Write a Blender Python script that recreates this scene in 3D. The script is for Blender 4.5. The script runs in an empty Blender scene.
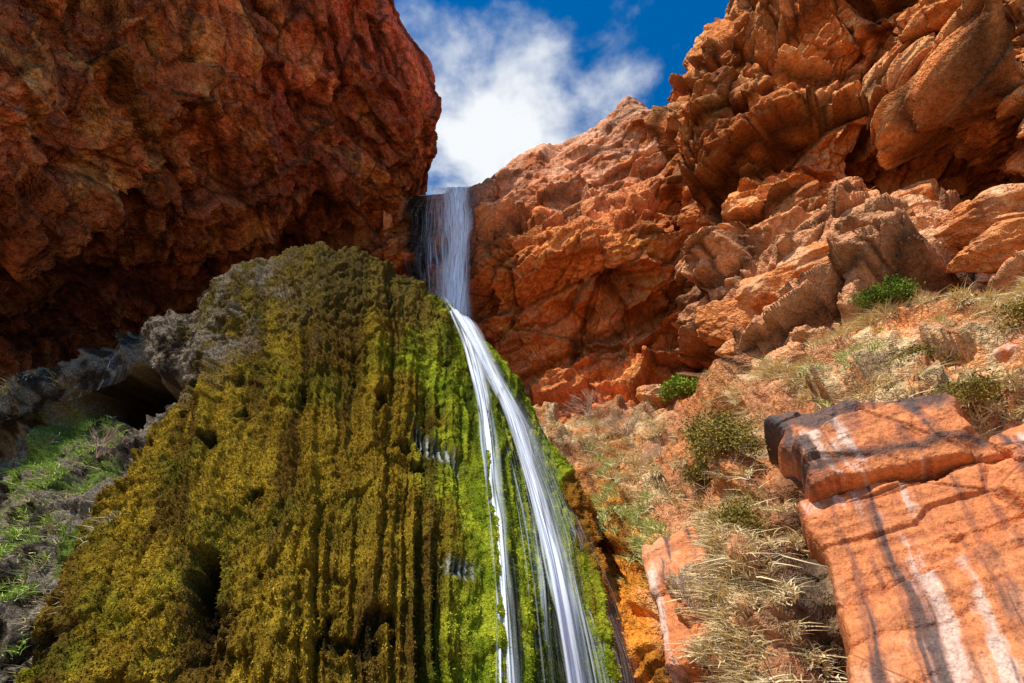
import bpy, math, random
import numpy as np
from mathutils import Vector
random.seed(3)
sc=bpy.context.scene

# ------------------------------------------------------------ numpy noise
def h01(ix,iy,iz,seed=0):
    ix=ix.astype(np.int64);iy=iy.astype(np.int64);iz=iz.astype(np.int64)
    h=(ix*374761393+iy*668265263+iz*1440662683+seed*974634777)&0xffffffff
    h=((h^(h>>13))*1274126177)&0xffffffff
    h=((h^(h>>15))*2246822519)&0xffffffff
    h=h^(h>>16)
    return (h&0xffffff)/16777216.0
def vnoise(p,seed=0):
    i=np.floor(p);f=p-i;f=f*f*f*(f*(f*6-15)+10)
    out=0
    for dx in (0,1):
        wx=f[...,0] if dx else 1-f[...,0]
        for dy in (0,1):
            wy=f[...,1] if dy else 1-f[...,1]
            for dz in (0,1):
                wz=f[...,2] if dz else 1-f[...,2]
                out=out+wx*wy*wz*h01(i[...,0]+dx,i[...,1]+dy,i[...,2]+dz,seed)
    return out*2-1
def fbm(p,oct=4,seed=0,gain=.5):
    a=1;s=0;t=0
    for k in range(oct):
        s=s+a*vnoise(p*(2.03**k)+k*17.3,seed+k);t+=a;a*=gain
    return s/t
def ridged(p,oct=4,seed=0):
    a=1;s=0;t=0
    for k in range(oct):
        s=s+a*(1-2*np.abs(vnoise(p*(2.03**k)+k*11.1,seed+k)));t+=a;a*=.5
    return s/t
def voro(p,seed=0,two=False):
    i=np.floor(p);sh=p.shape[:-1]
    F1=np.full(sh,9.);F2=np.full(sh,9.);ID=np.zeros(sh+(3,));V=np.zeros(sh+(3,));ID2=ID.copy();V2=V.copy()
    for dx in (-1,0,1):
        for dy in (-1,0,1):
            for dz in (-1,0,1):
                c=i+np.array([dx,dy,dz])
                q=np.stack([c[...,k]+.15+.7*h01(c[...,0],c[...,1],c[...,2],seed+k) for k in range(3)],-1)
                d=p-q;r=np.sqrt((d*d).sum(-1))
                m=r<F1
                if two:
                    m2=(~m)&(r<F2)
                    ID2=np.where(m[...,None],ID,np.where(m2[...,None],c,ID2))
                    V2=np.where(m[...,None],V,np.where(m2[...,None],d,V2))
                F2=np.where(m,F1,np.minimum(F2,r))
                F1=np.where(m,r,F1)
                ID=np.where(m[...,None],c,ID);V=np.where(m[...,None],d,V)
    return (F1,F2,ID,V,ID2,V2) if two else (F1,F2,ID,V)
def idr(ID,seed):
    return h01(ID[...,0],ID[...,1],ID[...,2],seed)
def sstep(a,b,x):
    t=np.clip((x-a)/(b-a),0,1);return t*t*(3-2*t)
def mixc(A,B,m):
    return A*(1-m[...,None])+np.asarray(B)*m[...,None]
def facets(p,seed,tilt,blend):
    """random tilted plane per fracture block, joined by a short steep face"""
    F1,F2,ID,V,ID2,V2=voro(p,seed,True)
    def hv(I,v):
        g=np.stack([idr(I,seed+90+j)-.5 for j in range(3)],-1)
        return (idr(I,seed+80)-.5)*1.1+(v*g).sum(-1)*tilt
    w=.5+.5*sstep(0,blend,F2-F1)
    return hv(ID,V)*w+hv(ID2,V2)*(1-w),F2-F1,idr(ID,seed+99)-.5

# ------------------------------------------------------------ control nets (world metres)
LEFT=[
[(-14.2,3.0,16.6),(-13.0,3.5,19.3),(-12.2,4.3,23.4),(-10.1,5.1,27.4),(-7.8,6.2,31.2),(-7.3,7.6,34.4),(-9.1,10.3,44.4)],
[(-12.9,4.4,12.8),(-12.5,5.5,15.6),(-11.9,6.8,19.0),(-10.1,8.3,22.9),(-7.7,10.0,27.4),(-6.4,11.4,30.7),(-8.7,14.8,39.7)],
[(-12.9,5.5,11.2),(-12.0,6.6,13.1),(-11.5,8.2,16.0),(-10.1,10.4,19.8),(-7.3,12.4,24.0),(-4.4,14.4,28.2),(-6.5,19.1,37.0)],
[(-14.2,7.1,10.6),(-13.0,8.4,12.2),(-12.2,10.4,14.7),(-10.6,13.0,17.9),(-7.9,15.0,21.2),(-4.6,16.9,25.4),(-6.6,22.4,34.2)],
[(-16.8,9.6,10.5),(-15.5,11.5,12.3),(-15.3,14.0,14.7),(-12.5,16.0,17.1),(-9.4,17.6,20.0),(-5.7,18.6,22.9),(-7.0,24.6,30.9)],
[(-18.1,11.4,9.7),(-18.0,14.7,12.0),(-17.7,17.7,14.6),(-14.3,19.6,17.2),(-10.1,20.6,19.3),(-6.1,21.0,20.4),(-7.4,27.8,26.5)],
[(-15.5,11.0,6.8),(-15.0,13.8,8.1),(-15.3,17.4,9.8),(-13.7,21.8,12.4),(-10.1,23.9,14.6),(-6.1,24.8,15.0),(-7.2,31.8,18.9)]]
MID1=[(-6.7,17.8,23.2),(-3.8,17.7,23.3),(-1.8,18.1,24.3),(.5,18.7,27.2),(2.9,18.7,28.9),(5.3,17.9,30.1),(6.9,16.4,30.4),(8.5,16.4,28.3),(10.3,16.6,26.7),(12.5,17.6,25.3)]
MID=[[(x*1.25,y+5.5,z+6.3) for x,y,z in MID1],MID1,
[(-6.6,18.5,21.3),(-3.7,18.2,21.7),(-1.6,18.2,21.9),(.5,17.8,22.4),(2.6,17.5,22.8),(4.7,17.5,23.6),(6.6,17.2,24.9),(8.2,17.1,24.3),(10.1,17.5,23.6),(12.2,17.8,23.2)],
[(-6.4,19.2,19.5),(-3.7,19.1,19.7),(-1.2,17.7,19.0),(.6,16.7,18.4),(2.4,16.0,18.2),(4.2,16.0,18.2),(5.9,16.2,18.7),(7.7,16.9,19.3),(9.5,17.3,19.6),(11.6,17.8,19.8)],
[(-6.1,20.3,17.1),(-3.5,19.9,16.8),(-1.1,19.5,16.5),(.8,19.3,16.2),(2.7,19.1,15.9),(4.4,18.8,15.6),(6.1,18.5,15.5),(7.9,18.2,15.3),(9.4,18.3,15.6),(11.1,18.3,15.6)],
[(-5.3,21.2,13.1),(-3.3,20.8,12.9),(-1.0,20.3,12.6),(.8,19.9,12.4),(2.7,19.3,12.3),(4.5,18.9,12.1),(6.1,18.3,12.0),(7.3,17.4,11.7),(8.5,16.9,11.4),(9.6,16.5,11.2)],
[(-4,19.5,8.6),(-2.4,19.5,8.6),(-.8,18.5,8.3),(1,17.5,7.9),(2.4,17.5,7.9),(3.9,16.6,7.6),(5.2,16.6,7.6),(6.2,15.6,7.2),(7,14.6,6.9),(7.9,14.6,6.9)]]
RIGHT=[
[(20.8,8.9,46.5),(15.5,6.7,35.6),(16.8,6.4,34.2),(17.1,5.9,31.5),(17.5,5.4,28.8),(17.5,4.8,26.1),(17.8,4.3,23.4),(18.8,3.8,20.6)],
[(15.8,14.8,39.7),(12.5,11.3,30.7),(13.1,10.7,29.0),(13.7,9.6,26.2),(14.6,8.7,24.0),(15.4,7.9,21.8),(15.7,6.8,19.0),(16.2,5.7,16.2)],
[(12.1,17.5,35.9),(9.8,13.4,27.8),(10.6,12.1,25.3),(12.1,11.1,23.3),(14.3,10.6,22.3),(15.2,9.3,19.7),(15.2,7.7,16.7),(15.6,6.4,14.2)],
[(10.8,19.8,32.6),(8.0,15.1,25.3),(9.3,13.4,22.6),(11.1,11.9,20.3),(13.0,10.7,19.4),(14.4,9.7,18.0),(14.7,8.2,15.3),(15.0,7.0,12.5)],
[(11,21.8,28),(7.8,16.5,21.6),(9,14.5,19.2),(11.1,13.3,17.8),(15.1,14.5,17.5),(17.6,13.6,16.2),(17.3,11.1,13.6),(15.3,7.9,11.2)],
[(12.1,23.8,23.4),(8.6,17.9,17.9),(8.9,15.1,15.7),(10.1,13.1,14.3),(11.4,11.9,13.3),(12.7,10.7,12.4),(13.2,9.2,11.2),(13.1,7.3,9.5)],
[(12.2,24.9,18.4),(8.5,18.1,14.0),(8.2,14.7,12.0),(8.9,12.5,10.8),(9.8,11.1,10.1),(10.7,9.8,9.4),(11.1,8.5,8.6),(11.8,7.2,7.8)],
[(12,25.7,13.7),(8.3,18.3,10.4),(7.6,14.5,8.8),(7.7,11.6,7.6),(8.6,10.6,7.4),(9.5,9.6,7.1),(10.1,8.6,6.7),(11.2,7.7,6.4)]]
BANK=[
[(-1.3,19.2,10.6),(1.9,18.4,9.9),(4.8,17.4,9.5),(6.8,15.9,9.2),(7.9,13.3,8.8),(9.4,11.5,8.7),(10.7,10.3,8.7),(11.9,9.0,8.8),(13.3,7.8,8.8)],
[(-1.3,17.8,11.0),(1.7,16.7,10.0),(4.4,15.7,9.7),(6.2,14.1,9.3),(7.1,11.6,8.6),(8.4,9.9,8.4),(9.4,8.7,8.3),(10.3,7.6,8.2),(11.4,6.5,8.1)],
[(-.4,15.4,7.5),(1.7,14.4,7.1),(3.6,13.4,6.9),(5,11.8,6.5),(5.4,9.6,6.2),(6.3,8.1,6.0),(7.4,7.6,5.8),(8.3,7.0,5.6),(9.2,6.3,5.3)],
[(.4,12.8,4.3),(1.8,12.1,4.4),(2.8,10.9,4.3),(3.8,9.8,4.2),(4.3,8.3,4.3),(5.2,7.4,4.0),(6.1,7.0,3.8),(6.9,6.6,3.7),(7.8,6.2,3.6)],
[(.9,11,2.5),(1.7,10.3,2.5),(2.5,9.6,2.7),(3.2,8.7,2.7),(3.9,7.8,2.7),(4.6,7.1,2.6),(5.5,6.8,2.6),(6.2,6.5,2.5),(7.2,6.2,2.5)],
[(1.1,10.1,1.1),(1.9,9.5,1.1),(2.4,8.9,1.2),(2.9,8,1.2),(3.5,7.3,1.2),(4.2,7.0,1.2),(4.8,6.7,1.3),(5.6,6.6,1.3),(6.5,6.3,1.3)]]
BANK.append([(x,y-.5,-.6) for x,y,z in BANK[-1]])
C1=[(-11.76,9.41,5.6),(-10.8,9.58,6.6),(-9.7,9.66,7.6),(-8.15,9.63,8.85),(-6.55,9.43,10.2),(-4.75,9.3,10.7),(-3.02,9.78,10.4),(-1.57,10.26,9.5),(-.17,10.75,8.2),(.77,11.15,6.6),(1.42,11.2,4.77)]
CONE=[
[(x*1.5,y+6.3,z+6.3*((z-1.6)/y-.13)) for x,y,z in C1],
[(x*1.22,y+2.8,z+2.8*((z-1.6)/y-.12)) for x,y,z in C1],
C1,
[(-12.3,9.86,4.96),(-10.5,9.69,5.72),(-9.22,9.68,6.61),(-7.18,9.2,6.94),(-5.63,8.95,7.65),(-4.01,8.77,7.9),(-2.57,8.89,7.73),(-1.31,9.37,7.04),(-.09,10.1,6.35),(.84,10.64,5.23),(1.51,10.8,3.97)],
[(-10.5,8.51,3.39),(-8.95,8.55,3.86),(-7.68,8.38,4.63),(-5.94,8.0,4.83),(-4.6,8.0,5.0),(-3.26,7.99,5.18),(-2.11,8.14,5.15),(-1.07,8.48,4.84),(0,9.07,4.51),(.87,9.81,3.84),(1.56,10.26,3.16)],
[(-9.04,7.50,2.22),(-7.63,7.47,2.44),(-6.44,7.35,2.78),(-5.05,7.10,2.97),(-3.83,7.02,3.08),(-2.67,7.09,3.15),(-1.73,7.23,3.12),(-0.85,7.53,3.06),(0.09,8.12,2.90),(0.86,8.94,2.61),(1.61,9.74,2.34)],
[(-7.54,6.55,0.96),(-6.27,6.55,0.96),(-5.20,6.55,0.96),(-4.04,6.42,0.97),(-3.08,6.42,0.97),(-2.12,6.55,0.96),(-1.36,6.68,0.95),(-0.65,7.08,0.91),(0.15,7.73,0.84),(0.94,8.65,0.76),(1.76,9.83,0.64)]]
CONE.append([(x,y-.4,-.6) for x,y,z in CONE[-1]])
for r in CONE:                         # right flank curls back
    x,y,z=r[-1]; r.append((x-.3,y+3.5,z-.3))

def catmull(C,t,axis):
    C=np.moveaxis(C,axis,0);n=C.shape[0]
    i=np.clip(np.floor(t).astype(int),0,n-2);f=(t-i)
    f=f.reshape((-1,)+(1,)*(C.ndim-1))
    g=lambda k:C[np.clip(k,0,n-1)]
    p0,p1,p2,p3=g(i-1),g(i),g(i+1),g(i+2)
    p0=np.where((i==0).reshape(f.shape),2*p1-p2,p0)
    p3=np.where((i==n-2).reshape(f.shape),2*p2-p1,p3)
    r=.5*((2*p1)+(-p0+p2)*f+(2*p0-5*p1+4*p2-p3)*f**2+(-p0+3*p1-3*p2+p3)*f**3)
    return np.moveaxis(r,0,axis)
def surf(ctrl,nu,nv):
    C=np.array(ctrl,float)
    s=np.linspace(0,C.shape[0]-1,nv);a=np.linspace(0,C.shape[1]-1,nu)
    P=catmull(catmull(C,s,0),a,1)
    du=np.gradient(P,axis=1);dv=np.gradient(P,axis=0)
    N=np.cross(dv,du);N/=np.linalg.norm(N,axis=-1,keepdims=True)+1e-9
    A,S=np.meshgrid(a,s)
    return P,N,A,S
def point_surf(ctrl,a,s):
    C=np.array(ctrl,float)
    a=np.atleast_1d(np.asarray(a,float));s=np.atleast_1d(np.asarray(s,float))
    def ev(a,s):
        out=np.zeros((len(a),3))
        for k in range(len(a)):
            R=catmull(C,np.array([s[k]]),0)[0]
            out[k]=catmull(R,np.array([a[k]]),0)[0]
        return out
    P=ev(a,s);du=ev(a+.02,s)-P;dv=ev(a,s+.02)-P
    N=np.cross(dv,du);N/=np.linalg.norm(N,axis=-1,keepdims=True)+1e-9
    return P,N
def mesh_from(name,V,F,mat,col=None,smooth=True,uv=None):
    V=np.asarray(V,np.float32).reshape(-1,3);F=np.asarray(F,np.int32)
    k=F.shape[1]
    me=bpy.data.meshes.new(name)
    me.vertices.add(len(V));me.vertices.foreach_set('co',V.ravel())
    me.loops.add(F.size);me.loops.foreach_set('vertex_index',F.ravel())
    me.polygons.add(len(F));me.polygons.foreach_set('loop_start',np.arange(0,F.size,k,dtype=np.int32))
    me.update(calc_edges=True)
    me.polygons.foreach_set('use_smooth',np.full(len(F),smooth))
    if col is not None:
        c=np.ones((len(V),4),np.float32);c[:,:3]=np.clip(np.asarray(col).reshape(-1,3),0,1)
        at=me.color_attributes.new('col','FLOAT_COLOR','POINT');at.data.foreach_set('color',c.ravel())
    if uv is not None:
        l=me.uv_layers.new(name='UVMap');l.data.foreach_set('uv',np.asarray(uv,np.float32)[F.ravel()].ravel())
    ob=bpy.data.objects.new(name,me);sc.collection.objects.link(ob)
    me.materials.append(mat)
    return ob
def grid_faces(nu,nv):
    i=np.arange(nv-1)[:,None]*nu+np.arange(nu-1)[None,:]
    return np.stack([i,i+nu,i+nu+1,i+1],-1).reshape(-1,4)

# ------------------------------------------------------------ materials
def newmat(name):
    m=bpy.data.materials.new(name);m.use_nodes=True
    nt=m.node_tree;b=nt.nodes['Principled BSDF'];return m,nt,b
def N_(nt,t,**k):
    n=nt.nodes.new(t)
    for a,v in k.items():setattr(n,a,v)
    return n
def surface_mat(name,bump=None,var=.35,vscale=6,gloss=None):
    m=bpy.data.materials.new(name);m.use_nodes=True
    nt=m.node_tree;nt.nodes.clear();L=nt.links.new
    out=N_(nt,'ShaderNodeOutputMaterial')
    if gloss:
        b=N_(nt,'ShaderNodeBsdfPrincipled');b.inputs['Roughness'].default_value=gloss;b.inputs['Specular IOR Level'].default_value=.3;ci='Base Color'
    else:
        b=N_(nt,'ShaderNodeBsdfDiffuse');b.inputs['Roughness'].default_value=.0;ci='Color'
    L(b.outputs[0],out.inputs[0])
    at=N_(nt,'ShaderNodeAttribute',attribute_name='col')
    if not bump:
        L(at.outputs['Color'],b.inputs[ci]);return m
    tc=N_(nt,'ShaderNodeTexCoord')
    n1=N_(nt,'ShaderNodeTexNoise');n1.inputs['Scale'].default_value=vscale;n1.inputs['Detail'].default_value=2;n1.inputs['Roughness'].default_value=.9
    L(tc.outputs['Object'],n1.inputs['Vector'])
    mr=N_(nt,'ShaderNodeMapRange');mr.inputs[1].default_value=.3;mr.inputs[2].default_value=.7;mr.inputs[3].default_value=1-var;mr.inputs[4].default_value=1+var
    L(n1.outputs['Fac'],mr.inputs[0])
    mx=N_(nt,'ShaderNodeVectorMath',operation='SCALE');L(at.outputs['Color'],mx.inputs[0]);L(mr.outputs[0],mx.inputs['Scale'])
    L(mx.outputs[0],b.inputs[ci])
    s,st,d=bump
    n=N_(nt,'ShaderNodeTexNoise');n.inputs['Scale'].default_value=s;n.inputs['Detail'].default_value=3;n.inputs['Roughness'].default_value=.8
    L(tc.outputs['Object'],n.inputs['Vector'])
    bp=N_(nt,'ShaderNodeBump');bp.inputs['Strength'].default_value=st;bp.inputs['Distance'].default_value=d
    L(n.outputs['Fac'],bp.inputs['Height']);L(bp.outputs[0],b.inputs['Normal'])
    return m
M_rock=surface_mat('red_sandstone',(4,1.0,.22),var=.35,vscale=6)
M_wall=surface_mat('overhang_sandstone',(2.8,1.0,.40),var=.5,vscale=4)
M_moss=surface_mat('moss_travertine',(18,1.0,.09),var=.6,vscale=24)
M_bank=surface_mat('canyon_soil',(7,1,.14),var=.5,vscale=10)
M_slab=surface_mat('smooth_sandstone',(5,.8,.08),var=.3,vscale=12,gloss=.75)
M_plant=surface_mat('foliage',None)

# ------------------------------------------------------------ rock displacement
def rot(p,ax,ang):
    c,s=math.cos(ang),math.sin(ang)
    q=p.copy();i,j=[(1,2),(2,0),(0,1)][ax]
    q[...,i]=c*p[...,i]-s*p[...,j];q[...,j]=s*p[...,i]+c*p[...,j];return q
def blocky(P,scales,seed=0,dip=.25,asp=(1,1,1.9),warp=.5,tilt=1.8,blend=.12):
    q=rot(P,1,dip)
    w=np.stack([fbm(P*.3+o,2,seed+40+i) for i,o in enumerate((9,31,57))],-1)
    w2=np.stack([fbm(P*2.2+o,2,seed+43+i) for i,o in enumerate((9,31,57))],-1)
    q=q+w*warp*2+w2*.08
    h=0;tone=0;crk=0
    for k,(L,amp,cr) in enumerate(scales):
        f,e,t=facets(q*np.array(asp)/L,seed+k*7,tilt,blend)
        c=np.exp(-(e/.05)**2)
        h=h+amp*f-cr*c
        tone=tone+t*(.8**k);crk=np.maximum(crk,c*min(1,cr*5))
    return h,tone,crk

# ---- left overhanging cliff
P,N,A,S=surf(LEFT,580,500)
d1=np.array([.72,.35,-.60]);d1/=np.linalg.norm(d1)
d2=np.cross(d1,[0,1,0]);d2/=np.linalg.norm(d2);d3=np.cross(d1,d2)
w=fbm(P*.3,3,19)[...,None]
q=np.stack([P@d1,P@d2,P@d3],-1)+w*.8
h=.6*ridged(q*np.array([.08,.2,.2]),2,11)+.45*ridged(q*np.array([.12,.6,.6]),3,5)+.16*ridged(q*np.array([.4,2.0,2.0]),3,15)
f,e,t=facets(q*np.array([.11,.42,.42]),4,2.2,.08);h=h+.95*f;tone=t;crk=np.exp(-(e/.04)**2)
f,e,t=facets(q*np.array([.30,1.2,1.2]),9,2.2,.08);h=h+.40*f;tone=tone+.6*t;crk=np.maximum(crk,.7*np.exp(-(e/.05)**2))
f,e,t=facets(q*np.array([.8,3.0,3.0]),14,2.0,.1);h=h+.13*f;tone=tone+.5*t
edge=sstep(4.4,5.0,A);h=(h-.3)*(1-.6*edge)
pos=P+N*h[...,None]
n1=fbm(P*.25,4,21);n2=fbm(q*np.array([.2,1.3,1.3]),4,22);n3=fbm(q*np.array([.4,4,4]),3,23)
col=np.ones(P.shape)*np.array([.50,.145,.052])
col=mixc(col,(.72,.32,.09),sstep(-.1,.5,n2)*.8)
col=mixc(col,(.20,.055,.036),sstep(-.05,.45,n1)*.6)
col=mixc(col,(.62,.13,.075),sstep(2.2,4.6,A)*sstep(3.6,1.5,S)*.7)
col=mixc(col,(.08,.028,.018),sstep(2.8,4.6,S)*.6*sstep(5,3,A))  # lower alcove painted dark: shade under the overhang put into the colour
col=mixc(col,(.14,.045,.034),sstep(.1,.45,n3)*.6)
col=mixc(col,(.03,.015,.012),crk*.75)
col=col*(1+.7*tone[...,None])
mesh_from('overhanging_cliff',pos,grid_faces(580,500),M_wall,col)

# ---- middle cliff with the notch the stream pours over
P,N,A,S=surf(MID,600,500)
hb,tone,crk=blocky(P,[(4.5,1.3,.15),(1.9,.6,.10),(.8,.22,.05),(.35,.08,.02)],seed=13,dip=.45,asp=(1,1,2.0),warp=.25,tilt=2.1,blend=.09)
low=sstep(1.6,2.6,S)
h=hb*(.5+.5*low)+.25*ridged(P*.45,3,31)+.12*ridged(rot(P,1,.45)*np.array([.4,.4,2.6]),3,34)
notch=np.exp(-((A-.95)/.55)**2)
h=h*(1-.6*notch*sstep(2.6,1.2,S))
rim=sstep(1.4,1.0,S);h=h*(1-.35*rim)
pos=P+N*h[...,None]
n1=fbm(P*.3,4,61);n2=fbm(P*np.array([.8,.8,2.2]),4,62)
col=np.ones(P.shape)*np.array([.68,.21,.066])
col=mixc(col,(.84,.45,.27),sstep(2.6,1.4,S)*sstep(-.7,.2,n2)*.9)
col=mixc(col,(.40,.10,.035),sstep(.0,.5,n1)*.5)
col=mixc(col,(.80,.34,.09),sstep(.1,.6,n2)*low*.6)
wet=np.exp(-((A-.75)/.42)**2)*sstep(.85,1.05,S)
col=mixc(col,(.03,.025,.018),np.clip(wet*1.5*sstep(-.6,0,n2+.2),0,1)*sstep(1.2,.7,A+.15*n1))
col=mixc(col,(.20,.07,.045),sstep(.9,1.2,A)*sstep(2.2,1.7,A)*sstep(1,1.3,S)*.7)
col=mixc(col,(.04,.015,.01),crk*.75)
col=col*(1+.5*tone[...,None])
mesh_from('sandstone_cliff',pos,grid_faces(600,500),M_rock,col)

# ---- right cliff
P,N,A,S=surf(RIGHT,660,660)
hb,tone,crk=blocky(P,[(5.0,2.1,.25),(2.2,1.1,.20),(1.0,.42,.10),(.42,.13,.04)],seed=25,dip=.4,asp=(1,1,1.7),warp=.15,tilt=2.2,blend=.07)
h=hb+.08*ridged(rot(P,1,.4)*np.array([.5,.5,2.4]),3,35)+.04*fbm(P*3,2,14)
e=sstep(1.35,1.0,A);h=h*(1-.45*e)
pos=P+N*h[...,None]
n1=fbm(P*.3,4,63);n2=fbm(P*np.array([.9,.9,2.0]),4,64)
col=np.ones(P.shape)*np.array([.72,.24,.072])
col=mixc(col,(.86,.42,.17),sstep(-.1,.5,n2)*.85)
col=mixc(col,(.44,.12,.04),sstep(.0,.5,n1)*.5)
col=mixc(col,(.84,.44,.23),sstep(4.3,5.2,S)*.6)
vs=fbm(np.stack([P[...,0]*1.2,P[...,1]*1.2,P[...,2]*.12],-1),4,65)
col=mixc(col,(.18,.055,.035),sstep(.2,.5,vs)*.6)
col=mixc(col,(.04,.015,.01),crk*.8)
col=col*(1+.5*tone[...,None])
mesh_from('sandstone_cliff',pos,grid_faces(660,660),M_rock,col)

# ---- right bank
P,N,A,S=surf(BANK,560,460)
h=.25*fbm(P*.9,4,71)+.10*fbm(P*3.2,3,72)
hb,tone,crk=blocky(P,[(1.7,.7,.08),(.6,.25,.04)],seed=37,dip=.3,tilt=2.0,blend=.1)
zone=sstep(3.6,4.6,A)*sstep(1.6,2.1,S)
h=h+hb-.9*zone
pos=P+N*h[...,None]
bank_pos=pos;bank_N=N
n1=fbm(P*.7,4,73);n2=fbm(P*2.0,4,74)
col=np.ones(P.shape)*np.array([.58,.25,.11])
col=mixc(col,(.58,.42,.21),sstep(-.1,.25,n1)*.8)
col=mixc(col,(.72,.27,.085),sstep(0,.35,n2)*.7)
str_=fbm(np.stack([P[...,0]*5,P[...,1]*1.2,P[...,2]*.35],-1),4,75)
wetm=sstep(2.2,1.6,A+.3*n1)*sstep(2.1,2.7,S)
oc=mixc(np.ones(P.shape)*np.array([.68,.24,.03]),(.18,.07,.015),sstep(-.1,.4,str_))
col=col*(1-wetm[...,None])+oc*wetm[...,None]
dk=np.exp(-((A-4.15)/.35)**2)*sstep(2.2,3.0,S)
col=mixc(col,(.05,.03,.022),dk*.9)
col=mixc(col,(.06,.03,.02),crk*.5)
col=col*(1+.4*tone[...,None])
mesh_from('hillside',pos,grid_faces(560,460),M_bank,col)

# ---- moss covered travertine dome
NU,NV=880,780
P,N,A,S=surf(CONE,NU,NV)
waterzone=np.clip(sstep(6.7,7.2,A)*sstep(9.8,9.2,A),0,1)
ab=np.interp(S,[2.8,3.0,3.4,4.2,5.0,6.0,7.0],[3.4,3.3,3.0,2.6,2.3,2.1,2.0])
wob=fbm(P*1.1,3,101)
leftbank=sstep(.12,-.12,A-ab+.3*wob)*sstep(2.75,3.0,S)
X=np.stack([A*1.5+.22*fbm(P*.9,3,80),S*.35,A*0],-1)
fl=ridged(X*np.array([1.2,.8,1]),2,81)
fl2=ridged(X*np.array([4.0,1.6,1]),3,79)
w=np.stack([fbm(P*1.4+o,3,82+i) for i,o in enumerate((0,7,13))],-1)
q=(P+w*.28)*np.array([1.15,1,.5])
def cush(L,seed,droop):
    F1,F2,ID,V=voro(q/L,seed)
    c=np.sqrt(np.clip(1-F1**2*1.15,0,1))
    return c*(1-droop*V[...,2])*(.6+.8*idr(ID,5)),c
l1,c1=cush(.60,5,.7);l2,c2=cush(.24,6,.9);l3,c3=cush(.10,8,.6)
rough=.3+.9*sstep(-.25,.35,fbm(P*.6,3,88))
h=.30*fl+.14*fl2+.08*(l1-.6)*rough+.10*(l2-.6)*rough+.05*(l3-.6)+.03*fbm(P*9,2,85)
pn=fbm((P+w*.5)*np.array([1.6,1.6,1.0])+3,4,86)
pit=sstep(.36,.48,pn)*(1-waterzone)*sstep(2.3,2.8,S)
h=h-.20*pit
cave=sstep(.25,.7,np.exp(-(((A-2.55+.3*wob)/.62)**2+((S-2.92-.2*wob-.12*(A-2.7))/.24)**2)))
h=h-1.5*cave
pit2=sstep(.2,.8,np.exp(-(((A-3.95+.2*wob)/.13)**2+((S-5.15+.4*wob)/.25)**2)));h=h-.6*pit2
comb=np.exp(-(((A-6.75)/.34)**4+((S-3.85-.35*(A-6.75))/.11)**4))
h=h-.20*comb+.12*comb*np.abs(np.sin(A*36))**.5
comb2=np.exp(-(((A-7.1)/.22)**4+((S-5.0)/.06)**4));h=h-.15*comb2
h=h*(1-.5*waterzone)
h=h-.5*leftbank+.25*leftbank*ridged(P*1.3,3,89)
pos=P+N*h[...,None]
cone_pos=pos;cone_N=N
n1=fbm(P*.8,4,91);n2=fbm(P*3,4,92);n3=fbm(X*np.array([3,2,1]),4,93);n4=fbm(P*7,2,94)
col=np.ones(P.shape)*np.array([.235,.14,.014])
col=mixc(col,(.40,.255,.022),sstep(-.1,.4,n2+.4*n4)*.75)
col=mixc(col,(.105,.055,.012),sstep(-.15,.25,n3)*.85)
col=mixc(col,(.15,.135,.014),sstep(.0,.5,n1)*.6)
gm=sstep(6.1,7.1,A+.9*n1+.5*n2)*.95
gm=np.maximum(gm,sstep(.15,.5,n1+.2*(S-4.8))*.55*sstep(4.6,5.8,S))
gr=mixc(np.ones(P.shape)*np.array([.17,.22,.012]),(.38,.40,.025),sstep(-.2,.5,n2+.4*n4))
gr=mixc(gr,(.04,.055,.008),sstep(.0,.35,n3)*.85)
col=col*(1-gm[...,None])+gr*gm[...,None]
top=sstep(3.3,2.3,S+.6*n1)*sstep(7.2,6.2,A)
col=mixc(col,(.11,.08,.024),top*.7)
rb=sstep(9.3,9.9,A+.4*n3)
col=mixc(col,(.36,.14,.02),rb)
grey=np.maximum(leftbank,sstep(4.7,3.1,A+n1+.8*n2)*sstep(3.5,2.8,S+.5*n1)*.95)
gc=mixc(np.ones(P.shape)*np.array([.26,.20,.14]),(.055,.04,.03),sstep(-.15,.2,n2+.3*n4))
gc=mixc(gc,(.16,.22,.03),sstep(.0,.3,n1)*.8*leftbank)
col=col*(1-grey[...,None])+gc*grey[...,None]
cr=np.maximum(sstep(.3,.75,1-c2),sstep(.4,.85,1-c1)*.7)*(1-.6*waterzone)
cr=np.maximum(cr,.8*sstep(-.1,-.6,fl2)*(1-grey))
col=mixc(col,(.035,.022,.006),cr*.8)  # hollows between cushions and flutes darkened: crevice shade painted into the colour
col=mixc(col,(.02,.014,.008),np.clip(np.maximum(pit*.8,np.maximum(cave,pit2)),0,1))  # inside of pits and cave painted near black, deepening their shade
cb_=np.maximum(comb,comb2)
col=mixc(col,(.04,.04,.02),cb_*.9);col=mixc(col,(.5,.48,.42),cb_*sstep(.75,.95,np.abs(np.sin(A*36)))*.8)  # comb recess shade painted in, then pale drip stripes over it
mesh_from('mossy_travertine_dome',pos,grid_faces(NU,NV),M_moss,col)
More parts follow.
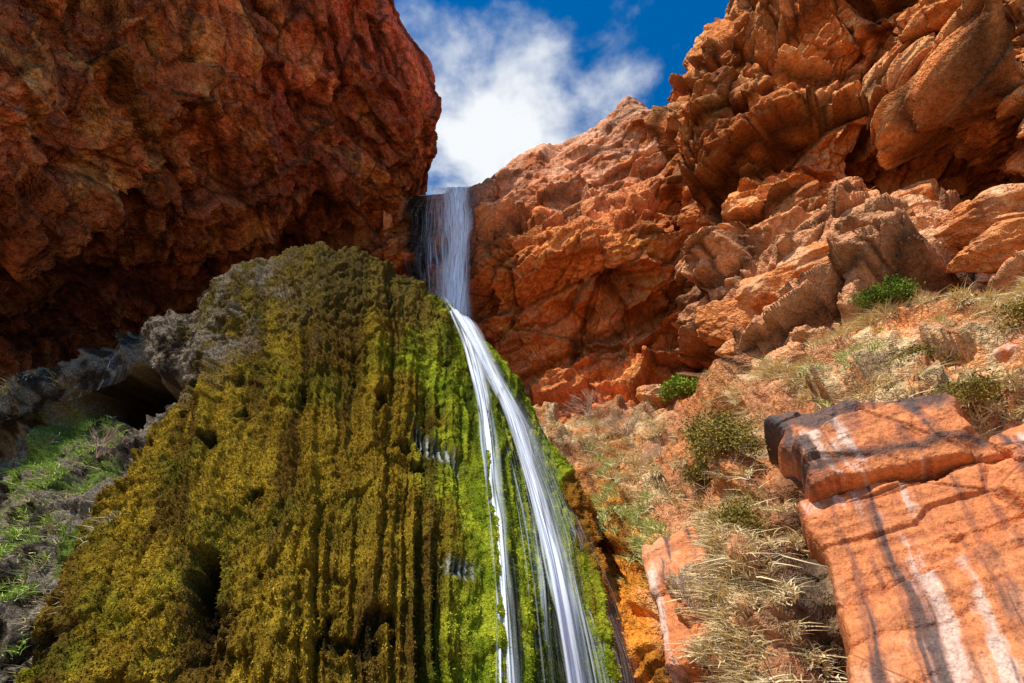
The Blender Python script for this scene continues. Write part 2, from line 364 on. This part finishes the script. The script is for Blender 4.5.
# moss tufts standing off the cushions
r=np.random.default_rng(44);n=190000
ii=(r.uniform(1.9,6.3,n)/7*(NV-1)).astype(int);jj=(r.uniform(1.5,10.2,n)/11*(NU-1)).astype(int)
keep=(leftbank[ii,jj]<.3)&(cave[ii,jj]<.2)&(comb[ii,jj]<.2)&(r.random(n)<1.0-.6*waterzone[ii,jj])&(c2[ii,jj]>.5)
ii=ii[keep];jj=jj[keep];n=len(ii)
p0=pos[ii,jj]+r.normal(size=(n,3))*.008;nn=N[ii,jj]
d=nn*.8+r.normal(size=(n,3))*.45+np.array([0,0,-.5]);d/=np.linalg.norm(d,axis=1,keepdims=True)
sd=np.cross(d,r.normal(size=(n,3)));sd/=np.linalg.norm(sd,axis=1,keepdims=True)
LL=r.uniform(.02,.05,(n,1));WW=r.uniform(.006,.013,(n,1))
V=np.stack([p0-sd*WW-nn*.01,p0+sd*WW-nn*.01,p0+d*LL],1)
cc=np.repeat((col[ii,jj]*r.uniform(.7,1.8,(n,1)))[:,None,:],3,1)
mesh_from('moss',V,np.arange(n*3).reshape(-1,3),M_plant,cc)

# ------------------------------------------------------------ slabs and boulders
def slab(name,TL,TR,BR,BL,thick,seed,colfn,nu=260,nv=200,p=40,fa=.25,jagg=.14):
    TL,TR,BR,BL=[np.array(v,float) for v in (TL,TR,BR,BL)]
    a=np.linspace(-1,1,nu);b=np.linspace(-1,1,nv)
    a=np.sign(a)*(1-(1-np.abs(a))**1.7);b=np.sign(b)*(1-(1-np.abs(b))**1.7)
    A,B=np.meshgrid(a,b)
    u=(A+1)/2;v=(B+1)/2
    P=(TL*(1-u[...,None])+TR*u[...,None])*(1-v[...,None])+(BL*(1-u[...,None])+BR*u[...,None])*v[...,None]
    n=np.cross(BL-TL,TR-TL);n/=np.linalg.norm(n)
    ctr=(TL+TR+BR+BL)/4
    def jag(t,sd):
        x=np.stack([t*3,t*0+sd*3.1,t*0],-1);k=fbm(x,3,sd);return np.floor(k*6)/6*.6+.4*k
    wob=1+jagg*jag(B+.15*A,seed)*np.abs(A)**2+jagg*jag(A+.15*B,seed+3)*np.abs(B)**2
    P=ctr+(P-ctr)*wob[...,None]
    rec=np.clip(np.abs(A)**p+np.abs(B)**p,0,1)
    q=rot(P,1,.30)
    f,e,tone=facets((q+.1*fbm(P*1.5,2,seed)[...,None])*np.array([.40,.40,.9]),seed,1.5,.05)
    f2,e2,t2=facets(q*np.array([.9,.9,2.6]),seed+9,1.3,.06)
    crk=np.maximum(np.exp(-(e/.018)**2),.5*np.exp(-(e2/.02)**2)*(t2>.2))
    fine=ridged(np.stack([q[...,0]*.5,q[...,1]*.5,q[...,2]*7],-1),3,seed+6)
    h=fa*f+.2*fa*f2+.022*fine+.05*fbm(P*1.2,4,seed+8)+.018*fbm(P*9,3,seed+9)-.03*crk-thick*rec
    pos=P+n*h[...,None]
    sz=np.linalg.norm(TR-TL)
    col=colfn(P,A*sz/2,B,tone,crk)
    return mesh_from(name,pos,grid_faces(nu,nv),M_slab,col)
def slabcol(P,A,B,tone,crk):
    q=rot(P,1,.30)
    band=fbm(np.stack([q[...,0]*.3,q[...,1]*.3,q[...,2]*7],-1),4,201)
    wv=.15*fbm(P*1.2,3,207)
    X=np.stack([A*4.5+wv*3,B*.7,A*0+3],-1)
    st=fbm(X,5,202);st2=fbm(X*1.3+9,5,208)
    n=fbm(P*.8,4,203);n5=fbm(P*4,4,206);fall=sstep(-1.2,-.2,B+.4*n)
    c=np.ones(P.shape)*np.array([.68,.215,.065])
    c=mixc(c,(.78,.37,.19),sstep(-.1,.4,n+.4*n5)*.6)
    c=mixc(c,(.46,.13,.04),sstep(.0,.4,band)*.6)
    c=mixc(c,(.76,.62,.50),sstep(.18,.5,st+.3*n5)*.55)
    c=mixc(c,(.24,.08,.045),sstep(.05,.4,st2+.3*n5)*.6)
    c=mixc(c,(.05,.042,.038),sstep(.28,.5,st2+.25*n)*.75)
    c=mixc(c,(.05,.02,.015),crk*.5)
    return c*(1+.15*tone[...,None])
def topcol(P,A,B,tone,crk):
    c=slabcol(P,A,B,tone,crk)
    n=fbm(P*np.array([2.5,2.5,1.]),4,5)
    m=sstep(-.2,-.7,B+.9*n);c=mixc(c,(.07,.06,.055),m*.85)
    m=np.exp(-((B-.55-.2*n)/.14)**2);return mixc(c,(.04,.03,.028),m*.85)
slab('sandstone_slab',(4.5,8.35,5.75),(6.9,7.2,5.7),(7.1,6.95,4.45),(4.6,7.75,4.1),1.3,301,topcol,fa=.4)
slab('sandstone_slab',(4.4,7.85,4.2),(8.2,6.1,4.85),(7.2,5.7,-.3),(3.45,6.5,-.3),1.4,311,slabcol,nu=440,nv=380,p=60,fa=.42,jagg=.09)
slab('sandstone_slab',(7.05,7.35,4.9),(9.6,6.2,5.8),(9.2,5.9,3.9),(7.05,6.75,4.2),.9,321,slabcol)
slab('sandstone_slab',(2.35,10.0,4.0),(3.25,9.3,4.2),(3.25,8.0,2.3),(2.3,8.9,1.8),.6,331,slabcol,nu=160,nv=160,p=20,fa=.35)
slab('sandstone_slab',(9.1,8.3,7.7),(10.8,7.0,7.7),(10.5,6.7,6.6),(8.7,7.9,6.8),.7,341,slabcol,nu=160,nv=160,p=20)

def boulder(name,c,size,rz,ry,seed,n=70):
    r=np.random.default_rng(seed)
    nn=r.normal(size=(13,3));nn/=np.linalg.norm(nn,axis=1,keepdims=True);dd=r.uniform(.62,1.0,13)
    Vs=[];Fs=[];off=0
    g=np.linspace(-1,1,n);a,b=np.meshgrid(g,g)
    for ax in range(3):
        for sg in (1,-1):
            p=np.stack([a,b*sg,np.full_like(a,sg)],-1);p=np.roll(p,ax,-1)
            Vs.append(p.reshape(-1,3));Fs.append(grid_faces(n,n)+off);off+=n*n
    V=np.concatenate(Vs);V/=np.linalg.norm(V,axis=1,keepdims=True)
    dots=V@nn.T
    rr=np.where(dots>.05,dd/np.maximum(dots,.05),9.)
    rad=np.minimum(-np.log(np.exp(-30*rr).sum(1))/30,1.12)
    f,e,t=facets(V*1.6+seed,seed,1.6,.1);f2,_,_=facets(V*4+seed,seed+1,1.6,.1)
    rad=rad+.14*f+.05*f2+.03*fbm(V*6+seed,3,seed)
    p=V*rad[:,None]*np.array(size)/2*1.15
    p=rot(rot(p,1,ry),2,rz)+np.array(c)
    n1=fbm(p*.8,4,seed+2)
    col=mixc(np.ones(p.shape)*np.array([.70,.25,.08]),(.82,.42,.2),sstep(-.2,.4,n1))
    col=mixc(col,(.36,.1,.035),sstep(.1,.5,fbm(p*2,3,seed+4))*.6)
    return mesh_from(name,p,np.concatenate(Fs),M_rock,col)
for i,(c,s,rz,ry) in enumerate([
 ((11.1,11.5,13.2),(4.0,2.6,2.0),-.5,-.15),((11.3,10.6,11.9),(1.9,1.4,1.3),-.6,.3),((13.0,11.6,14.5),(2.8,2.2,1.2),-.6,.0),
 ((8.9,13.1,12.7),(2.7,1.8,1.4),-.5,-.25),((7.4,14.1,12.1),(2.2,1.6,1.6),-.3,.1),((9.6,12.0,11.8),(2.1,1.5,1.1),-.6,-.2),
 ((12.7,9.5,12.1),(2.4,1.7,1.3),-.7,.1),((8.6,12.4,11.0),(2.0,1.4,1.0),-.4,-.2),((10.2,10.7,10.4),(1.8,1.3,.9),-.6,.2),
 ((7.5,13.2,10.3),(1.7,1.3,1.0),-.2,.1),((5.0,15.3,9.9),(1.5,1.1,.7),.1,0),((11.6,8.7,10.3),(1.9,1.4,1.0),-.7,.1),((10.4,11.7,12.3),(1.2,1.0,.8),.3,.2),((12.0,10.2,12.7),(1.2,.9,.9),.4,.4)]):
    boulder('sandstone_boulder',c,s,rz,ry,500+i)

# ------------------------------------------------------------ ground
gx=np.linspace(-1,1,120);gx=np.sign(gx)*np.abs(gx)**2.2*260
GX,GY=np.meshgrid(gx,gx+6)
GZ=-.25+.12*fbm(np.stack([GX*.3,GY*.3,GX*0],-1),4,7)+.02*np.maximum(0,np.hypot(GX,GY)-25)
G=np.stack([GX,GY,GZ],-1)
gcol=mixc(np.ones(G.shape)*np.array([.45,.22,.11]),(.28,.24,.10),sstep(-.1,.4,fbm(G*.4,3,8)))
mesh_from('ground',G,grid_faces(120,120),M_bank,gcol)

# ------------------------------------------------------------ plants
def blades(name,base,nrm,height,width,lean,colA,colB,curve=.5,seed=1):
    r=np.random.default_rng(seed);n=len(base)
    up=np.array([0,0,1.])*.75+nrm*.45
    d=up+r.normal(size=(n,3))*lean;d/=np.linalg.norm(d,axis=1,keepdims=True)
    H=height*r.uniform(.45,1.2,n)
    side=np.cross(d,r.normal(size=(n,3)));side/=np.linalg.norm(side,axis=1,keepdims=True)
    bend=r.normal(size=(n,3))*np.array([1,1,.2]);bend[:,2]-=.6
    V=[];
    for k,(t,w) in enumerate([(0,1),(.4,.85),(.75,.5),(1,.08)]):
        c=base+d*(H*t)[:,None]+bend*(H*curve*t*t)[:,None]
        V.append(c-side*(width*w/2));V.append(c+side*(width*w/2))
    V=np.stack(V,1)
    F=np.array([[0,1,3,2],[2,3,5,4],[4,5,7,6]])
    F=(np.arange(n)[:,None,None]*8+F[None]).reshape(-1,4)
    m=r.random(n)[:,None]
    c=np.array(colA)*(1-m)+np.array(colB)*m
    c=np.repeat(c[:,None,:]*r.uniform(.7,1.25,(n,1,1)),8,1)
    return mesh_from(name,V,F,M_plant,c.reshape(-1,3),smooth=True)
def scatter_on(pos,N,ncol,nrow,spots,seed):
    r=np.random.default_rng(seed);B=[];NN=[]
    nv,nu=pos.shape[:2]
    for a,s,sa,ss,nt,nb,tr in spots:
        aa=a+r.normal(size=nt)*sa;s2=s+r.normal(size=nt)*ss
        ii=np.clip((s2/(nrow-1)*(nv-1)).astype(int),0,nv-1);jj=np.clip((aa/(ncol-1)*(nu-1)).astype(int),0,nu-1)
        p=pos[ii,jj];n=N[ii,jj]
        off=r.normal(size=(nt,nb,3))*tr;off-=n[:,None,:]*(off*n[:,None,:]).sum(-1,keepdims=True)
        B.append((p[:,None,:]+off-n[:,None,:]*.03).reshape(-1,3));NN.append(np.repeat(n,nb,0))
    return np.concatenate(B),np.concatenate(NN)
straw=(.90,.72,.40);straw2=(.68,.48,.21)
b,n=scatter_on(bank_pos,bank_N,9,7,[
 (5.0,1.1,.4,.12,90,90,.08),(6.7,1.1,.35,.12,110,90,.08),(7.4,.95,.4,.15,110,90,.08),(4.3,1.2,.25,.12,80,90,.08),
 (3.3,1.5,.2,.15,40,80,.07),(2.1,2.0,.3,.3,45,80,.07),(1.4,1.7,.2,.3,45,80,.07),
 (3.4,3.5,.2,.45,55,90,.06),(3.1,4.7,.3,.5,70,90,.06),(2.5,2.6,.3,.3,35,80,.06),(6.0,1.8,1.2,.08,50,70,.07),(3.9,4.0,.12,.7,35,80,.06)],1)
blades('dry_grass',b,n,.27,.02,.42,straw,straw2,.7,2)
b,n=scatter_on(bank_pos,bank_N,9,7,[(1.5,2.4,.2,.35,60,70,.07),(1.9,3.0,.2,.25,45,70,.07),(5.0,1.6,.4,.1,15,60,.07)],3)
blades('grass',b,n,.28,.018,.35,(.44,.48,.10),(.78,.72,.34),.5,4)
b,n=scatter_on(cone_pos,cone_N,12,8,[(1.7,3.7,.25,.15,35,70,.06),(1.5,4.3,.35,.25,40,70,.06),(2.0,3.35,.3,.08,30,60,.06),(1.6,5.0,.3,.3,25,60,.06)],5)
blades('grass',b,n,.15,.014,.4,(.26,.46,.03),(.55,.58,.16),.5,6)
b,n=scatter_on(cone_pos,cone_N,12,8,[(1.2,2.2,.5,.1,30,40,.08),(1.5,4.6,.5,.5,60,55,.06)],7)
blades('dry_grass',b,n,.18,.014,.5,(.7,.6,.32),(.36,.27,.14),.6,8)

def shrub(name,c,size,nclump,nleaf,leaf,colA,colB,seed,twigs=60,leaves=True):
    r=np.random.default_rng(seed);c=np.array(c,float);size=np.array(size,float)
    cl=r.normal(size=(nclump,3));cl/=np.linalg.norm(cl,axis=1,keepdims=True);cl*=r.uniform(.35,.95,(nclump,1));cl[:,2]=np.abs(cl[:,2])*1.1-.15
    V=[];F=[];C=[];off=0
    if leaves:
        k=r.integers(0,nclump,nleaf)
        p=cl[k]+r.normal(size=(nleaf,3))*.17
        p=c+p*size/2
        t=r.normal(size=(nleaf,3));t/=np.linalg.norm(t,axis=1,keepdims=True)
        s=np.cross(t,r.normal(size=(nleaf,3)));s/=np.linalg.norm(s,axis=1,keepdims=True)
        L=leaf*r.uniform(.6,1.4,(nleaf,1))
        q=np.stack([p-t*L/2,p+s*L*.28,p+t*L/2,p-s*L*.28],1)
        V.append(q.reshape(-1,3));F.append((np.arange(nleaf)[:,None]*4+np.arange(4)[None]));off=nleaf*4
        m=r.random((nclump,1))[k]*.7+r.random((nleaf,1))*.3
        cc=np.array(colA)*(1-m)+np.array(colB)*m
        C.append(np.repeat(cc,4,0))
    segs=[]
    def grow(p,d,l,w,dep):
        q=p+d*l;segs.append((p,q,w,w*.65))
        if dep>0:
            for _ in range(3 if dep>1 else 2):
                d2=d+r.normal(size=3)*.45;d2/=np.linalg.norm(d2);grow(q,d2,l*r.uniform(.6,.85),w*.6,dep-1)
    for i in range(max(3,twigs//14)):
        d=r.normal(size=3)*np.array([.7,.7,.3])*size/size.max();d[2]=abs(d[2])+.5;d/=np.linalg.norm(d)
        grow(c-np.array([0,0,size[2]*.45]),d,size.mean()*.27,.022*size.mean()**.5,3)
    tv=[];tf=[]
    for p,q,w0,w1 in segs:
        d=q-p;s1=np.cross(d,[.3,.2,1]);s1/=np.linalg.norm(s1)+1e-9;s2=np.cross(d,s1);s2/=np.linalg.norm(s2)+1e-9
        o=off+len(tv)
        for cc_,w in((p,w0),(q,w1)):
            for a in (0,2.09,4.19):tv.append(cc_+(s1*math.cos(a)+s2*math.sin(a))*w/2)
        for a in range(3):tf.append([o+a,o+(a+1)%3,o+3+(a+1)%3,o+3+a])
    V.append(np.array(tv));F.append(np.array(tf));C.append(np.tile(np.array([.46,.30,.21]),(len(tv),1))*r.uniform(.7,1.2,(len(tv),1)))
    return mesh_from(name,np.concatenate(V),np.concatenate(F),M_plant,np.concatenate(C),smooth=False)
def on(pos,N,ncol,nrow,a,s,up=.2):
    nv,nu=pos.shape[:2];i=int(s/(nrow-1)*(nv-1));j=int(a/(ncol-1)*(nu-1))
    return pos[i,j]+N[i,j]*up
ob=lambda a,s,up=.2:on(bank_pos,bank_N,9,7,a,s,up)
oc_=lambda a,s,up=.2:on(cone_pos,cone_N,12,8,a,s,up)
g1=(.06,.11,.015);g2=(.18,.22,.03);ol1=(.14,.11,.02);ol2=(.42,.29,.07)
shrub('green_shrub',ob(5.45,1.15,.25),(1.1,.9,.9),26,4000,.06,g1,g2,21)
shrub('green_shrub',ob(2.65,1.05,.35),(1.4,1.0,.9),22,2600,.09,(.14,.24,.02),(.30,.36,.05),22)
shrub('olive_shrub',ob(3.35,2.0,.25),(1.9,1.2,1.6),38,10000,.06,ol1,ol2,23)
shrub('olive_shrub',ob(3.75,2.6,.2),(1.3,.9,1.5),24,6000,.055,ol1,ol2,24)
shrub('olive_shrub',ob(3.0,2.5,.2),(1.0,.9,1.0),20,4000,.055,ol1,ol2,34)
shrub('olive_shrub',ob(3.6,3.3,.15),(.9,.7,1.3),20,4000,.05,ol1,ol2,44)
shrub('olive_shrub',ob(6.3,1.75,.2),(1.9,1.2,.8),30,7000,.05,ol1,ol2,25)
shrub('olive_shrub',ob(7.1,1.6,.2),(1.4,1.0,.8),24,5000,.05,ol1,ol2,26)
shrub('olive_shrub',ob(5.7,1.55,.2),(1.5,1.0,.7),24,5000,.05,ol1,ol2,36)
shrub('bare_shrub',ob(1.35,1.1,.5),(1.8,1.2,1.4),10,10,.05,ol1,ol2,27,twigs=260,leaves=False)
shrub('bare_shrub',ob(1.8,1.4,.4),(1.6,1.2,1.2),10,10,.05,ol1,ol2,28,twigs=260,leaves=False)
shrub('bare_shrub',ob(2.3,2.1,.3),(1.4,1.2,1.0),10,10,.05,ol1,ol2,38,twigs=260,leaves=False)
shrub('bare_shrub',ob(2.9,4.0,.2),(1.0,.8,.8),10,10,.05,ol1,ol2,39,twigs=200,leaves=False)
shrub('bare_shrub',oc_(2.4,3.5,.3),(1.0,.8,1.0),10,10,.05,ol1,ol2,29,twigs=140,leaves=False)

# ------------------------------------------------------------ water
def water_mat(name,dens,sx,sy,lo,hi):
    m,nt,b=newmat(name);L=nt.links.new
    uv=N_(nt,'ShaderNodeUVMap');uv.uv_map='UVMap'
    mp=N_(nt,'ShaderNodeMapping');mp.inputs['Scale'].default_value=(sx,sy,1);L(uv.outputs[0],mp.inputs[0])
    n=N_(nt,'ShaderNodeTexNoise');n.inputs['Scale'].default_value=1;n.inputs['Detail'].default_value=3;n.inputs['Roughness'].default_value=.65;n.inputs['Distortion'].default_value=.2
    L(mp.outputs[0],n.inputs['Vector'])
    mr=N_(nt,'ShaderNodeMapRange',interpolation_type='SMOOTHSTEP');mr.inputs[1].default_value=lo;mr.inputs[2].default_value=hi;L(n.outputs['Fac'],mr.inputs[0])
    at=N_(nt,'ShaderNodeAttribute',attribute_name='col')
    mu=N_(nt,'ShaderNodeMath',operation='MULTIPLY');L(mr.outputs[0],mu.inputs[0]);L(at.outputs['Fac'],mu.inputs[1])
    m2=N_(nt,'ShaderNodeMath',operation='MULTIPLY');L(mu.outputs[0],m2.inputs[0]);m2.inputs[1].default_value=dens;m2.use_clamp=True
    L(m2.outputs[0],b.inputs['Alpha'])
    b.inputs['Base Color'].default_value=(.92,.94,.97,1);b.inputs['Roughness'].default_value=.5;b.inputs['Specular IOR Level'].default_value=.2
    return m
M_w1=water_mat('white_water',1.1,18,4,.30,.62)
M_w2=water_mat('thin_water',.6,30,2.5,.40,.74)
M_w3=water_mat('dripping_water',.5,30,2,.48,.75)
def ribbon(name,C,W,side,mat,nu=40,seed=0):
    C=np.array(C,float);n=len(C);t=np.linspace(0,n-1,n*24)
    Cc=catmull(C,t,0);Wc=np.interp(t,np.arange(n),W)
    Sd=catmull(np.array(side,float),t,0);Sd/=np.linalg.norm(Sd,axis=1,keepdims=True)
    u=np.linspace(-1,1,nu)
    U,T=np.meshgrid(u,t)
    Wn=Wc[:,None]*(1+.22*vnoise(np.stack([np.sign(U)*3,T*1.9,U*0+seed],-1),seed+9))
    P=Cc[:,None,:]+Sd[:,None,:]*(U*Wn/2)[...,None]
    ln=np.concatenate([[0],np.cumsum(np.linalg.norm(np.diff(Cc,axis=0),axis=1))])
    nn=np.cross(np.gradient(Cc,axis=0),Sd);nn/=np.linalg.norm(nn,axis=1,keepdims=True)
    P=P-nn[:,None,:]*(.10*(1-U**2)+.05*vnoise(np.stack([U*6,T*.9,U*0+seed],-1),seed))[...,None]
    e=(1-np.abs(U))**1.1*1.35
    uv=np.stack([U*.5*np.mean(W)+seed*3.1,np.repeat(ln[:,None],nu,1)/8+seed],-1).reshape(-1,2)
    return mesh_from(name,P,grid_faces(nu,len(t)),mat,np.repeat(np.clip(e,0,1).reshape(-1,1),3,1),uv=uv)
wroot=bpy.data.objects.new('waterfall',None);sc.collection.objects.link(wroot)
def add(o):o.parent=wroot;return o
X1=[(1,0,0)]*5
for k,(dx,dw,mt) in enumerate([(.1,1.05,M_w1),(.3,.75,M_w1),(-.25,1.8,M_w2)]):
    add(ribbon('upper_fall_%d'%k,[(-3.15+dx,17.6,23.6),(-3.05+dx,16.9,23.1),(-2.75+dx,16.6-.05*k,20.5),(-2.5+dx*.6,16.4-.05*k,17.0),(-2.3+dx*.4,15.9,12.6)],[1.6*dw,1.6*dw,1.4*dw,1.3*dw,1.3*dw],X1,mt,seed=k+1))
add(ribbon('upper_veil',[(-3.9,17.3,23.2),(-3.9,16.95,22.5),(-3.8,16.8,20.3),(-3.6,16.7,18.2),(-3.3,16.5,15.5)],[1.2,1.5,2.2,2.6,2.6],X1,M_w3,seed=5))
def strand(name,pts,W,mat,lift,seed):
    a=[p[0] for p in pts];s=[p[1] for p in pts]
    P,N=point_surf(CONE,a,s)
    P2,_=point_surf(CONE,np.array(a)+.05,s)
    return add(ribbon(name,P+N*lift,W,P2-P,mat,seed=seed))
main=[(6.9,.05),(6.95,1.0),(7.05,2.0)]
strand('strand_a',main+[(7.35,2.7),(7.5,3.4),(7.55,4.2),(7.6,5.0),(7.6,5.8),(7.6,6.4)],[1.6,1.4,.95,.65,.5,.42,.36,.34,.34],M_w1,.28,11)
strand('strand_b',main+[(7.7,2.6),(8.1,3.2),(8.4,4.0),(8.65,5.0),(8.85,5.9),(8.95,6.4)],[1.6,1.4,1.0,1.05,1.0,.88,.78,.72,.72],M_w1,.28,12)
strand('strand_c',main+[(7.65,2.6),(8.0,3.2),(8.3,4.0),(8.5,5.0),(8.7,5.9),(8.8,6.4)],[1.6,1.4,.9,.7,.6,.5,.44,.42,.42],M_w1,.34,13)
strand('mist_a',main+[(7.9,2.6),(8.6,3.2),(9.0,4.0),(9.2,5.0),(9.3,5.9),(9.35,6.4)],[1.2,1.0,1.3,1.9,2.0,1.9,1.6,1.6,1.6],M_w2,.26,14)
strand('mist_b',main+[(7.5,2.6),(7.8,3.2),(8.0,4.0),(8.1,5.0),(8.2,5.9),(8.2,6.4)],[.6,.6,.8,1.2,1.4,1.4,1.4,1.4,1.4],M_w3,.22,15)
strand('mist_c',[(9.4,3.0),(9.8,3.8),(10.1,4.8),(10.3,5.8),(10.35,6.4)],[.8,1.2,1.3,1.3,1.3],M_w3,.24,16)
strand('drips',[(2.3,2.25),(2.2,2.5),(2.1,2.85)],[2.4,2.4,2.4],M_w3,.2,18)

# ------------------------------------------------------------ sky, sun, camera
S_=np.array([-.38,-.52,.76]);S_/=np.linalg.norm(S_)
el=math.asin(S_[2]);az=math.atan2(S_[0],S_[1])
W=bpy.data.worlds.new('World');sc.world=W;W.use_nodes=True;nt=W.node_tree;L=nt.links.new
bg=nt.nodes['Background'];bg.inputs['Strength'].default_value=.15
sky=N_(nt,'ShaderNodeTexSky');sky.sky_type='NISHITA';sky.sun_disc=False;sky.sun_elevation=el;sky.sun_rotation=az;sky.altitude=1200;sky.dust_density=.4;sky.ozone_density=3
tc=N_(nt,'ShaderNodeTexCoord');sep=N_(nt,'ShaderNodeSeparateXYZ');L(tc.outputs['Generated'],sep.inputs[0])
mz=N_(nt,'ShaderNodeMath',operation='MAXIMUM');mz.inputs[1].default_value=.08;L(sep.outputs['Z'],mz.inputs[0])
dx=N_(nt,'ShaderNodeMath',operation='DIVIDE');L(sep.outputs['X'],dx.inputs[0]);L(mz.outputs[0],dx.inputs[1])
dy=N_(nt,'ShaderNodeMath',operation='DIVIDE');L(sep.outputs['Y'],dy.inputs[0]);L(mz.outputs[0],dy.inputs[1])
cb=N_(nt,'ShaderNodeCombineXYZ');L(dx.outputs[0],cb.inputs[0]);L(dy.outputs[0],cb.inputs[1])
cn=N_(nt,'ShaderNodeTexNoise');cn.inputs['Scale'].default_value=6;cn.inputs['Detail'].default_value=6;cn.inputs['Roughness'].default_value=.55;cn.inputs['Distortion'].default_value=.1;L(cb.outputs[0],cn.inputs['Vector'])
ds=N_(nt,'ShaderNodeVectorMath',operation='DISTANCE');L(cb.outputs[0],ds.inputs[0]);ds.inputs[1].default_value=(-.02,.68,0)
m1=N_(nt,'ShaderNodeMapRange');m1.inputs[1].default_value=.0;m1.inputs[2].default_value=.37;m1.inputs[3].default_value=.46;m1.inputs[4].default_value=-.16;L(ds.outputs['Value'],m1.inputs[0])
ad=N_(nt,'ShaderNodeMath',operation='ADD');L(cn.outputs['Fac'],ad.inputs[0]);L(m1.outputs[0],ad.inputs[1])
m2=N_(nt,'ShaderNodeMapRange',interpolation_type='SMOOTHSTEP');m2.inputs[1].default_value=.42;m2.inputs[2].default_value=.84;L(ad.outputs[0],m2.inputs[0])
hs=N_(nt,'ShaderNodeHueSaturation');hs.inputs['Saturation'].default_value=1.4;hs.inputs['Value'].default_value=1.35;L(sky.outputs[0],hs.inputs['Color'])
mx=N_(nt,'ShaderNodeMix',data_type='RGBA');L(m2.outputs[0],mx.inputs[0]);L(hs.outputs[0],mx.inputs[6]);mx.inputs[7].default_value=(6.2,6.4,6.6,1)
L(mx.outputs[2],bg.inputs['Color'])
sl=bpy.data.lights.new('sun','SUN');sl.energy=5.0;sl.angle=math.radians(.5);sl.color=(1,.96,.88)
so=bpy.data.objects.new('sun',sl);sc.collection.objects.link(so);so.rotation_euler=Vector(S_).to_track_quat('Z','Y').to_euler()
cam=bpy.data.cameras.new('camera');cam.lens=18;cam.sensor_width=36;cam.clip_end=2000;cam.clip_start=.05
co=bpy.data.objects.new('camera',cam);sc.collection.objects.link(co);co.location=(0,0,1.6);co.rotation_euler=(math.radians(90+35),0,0)
sc.camera=co
sc.view_settings.view_transform='Standard';sc.view_settings.look='None';sc.view_settings.exposure=0
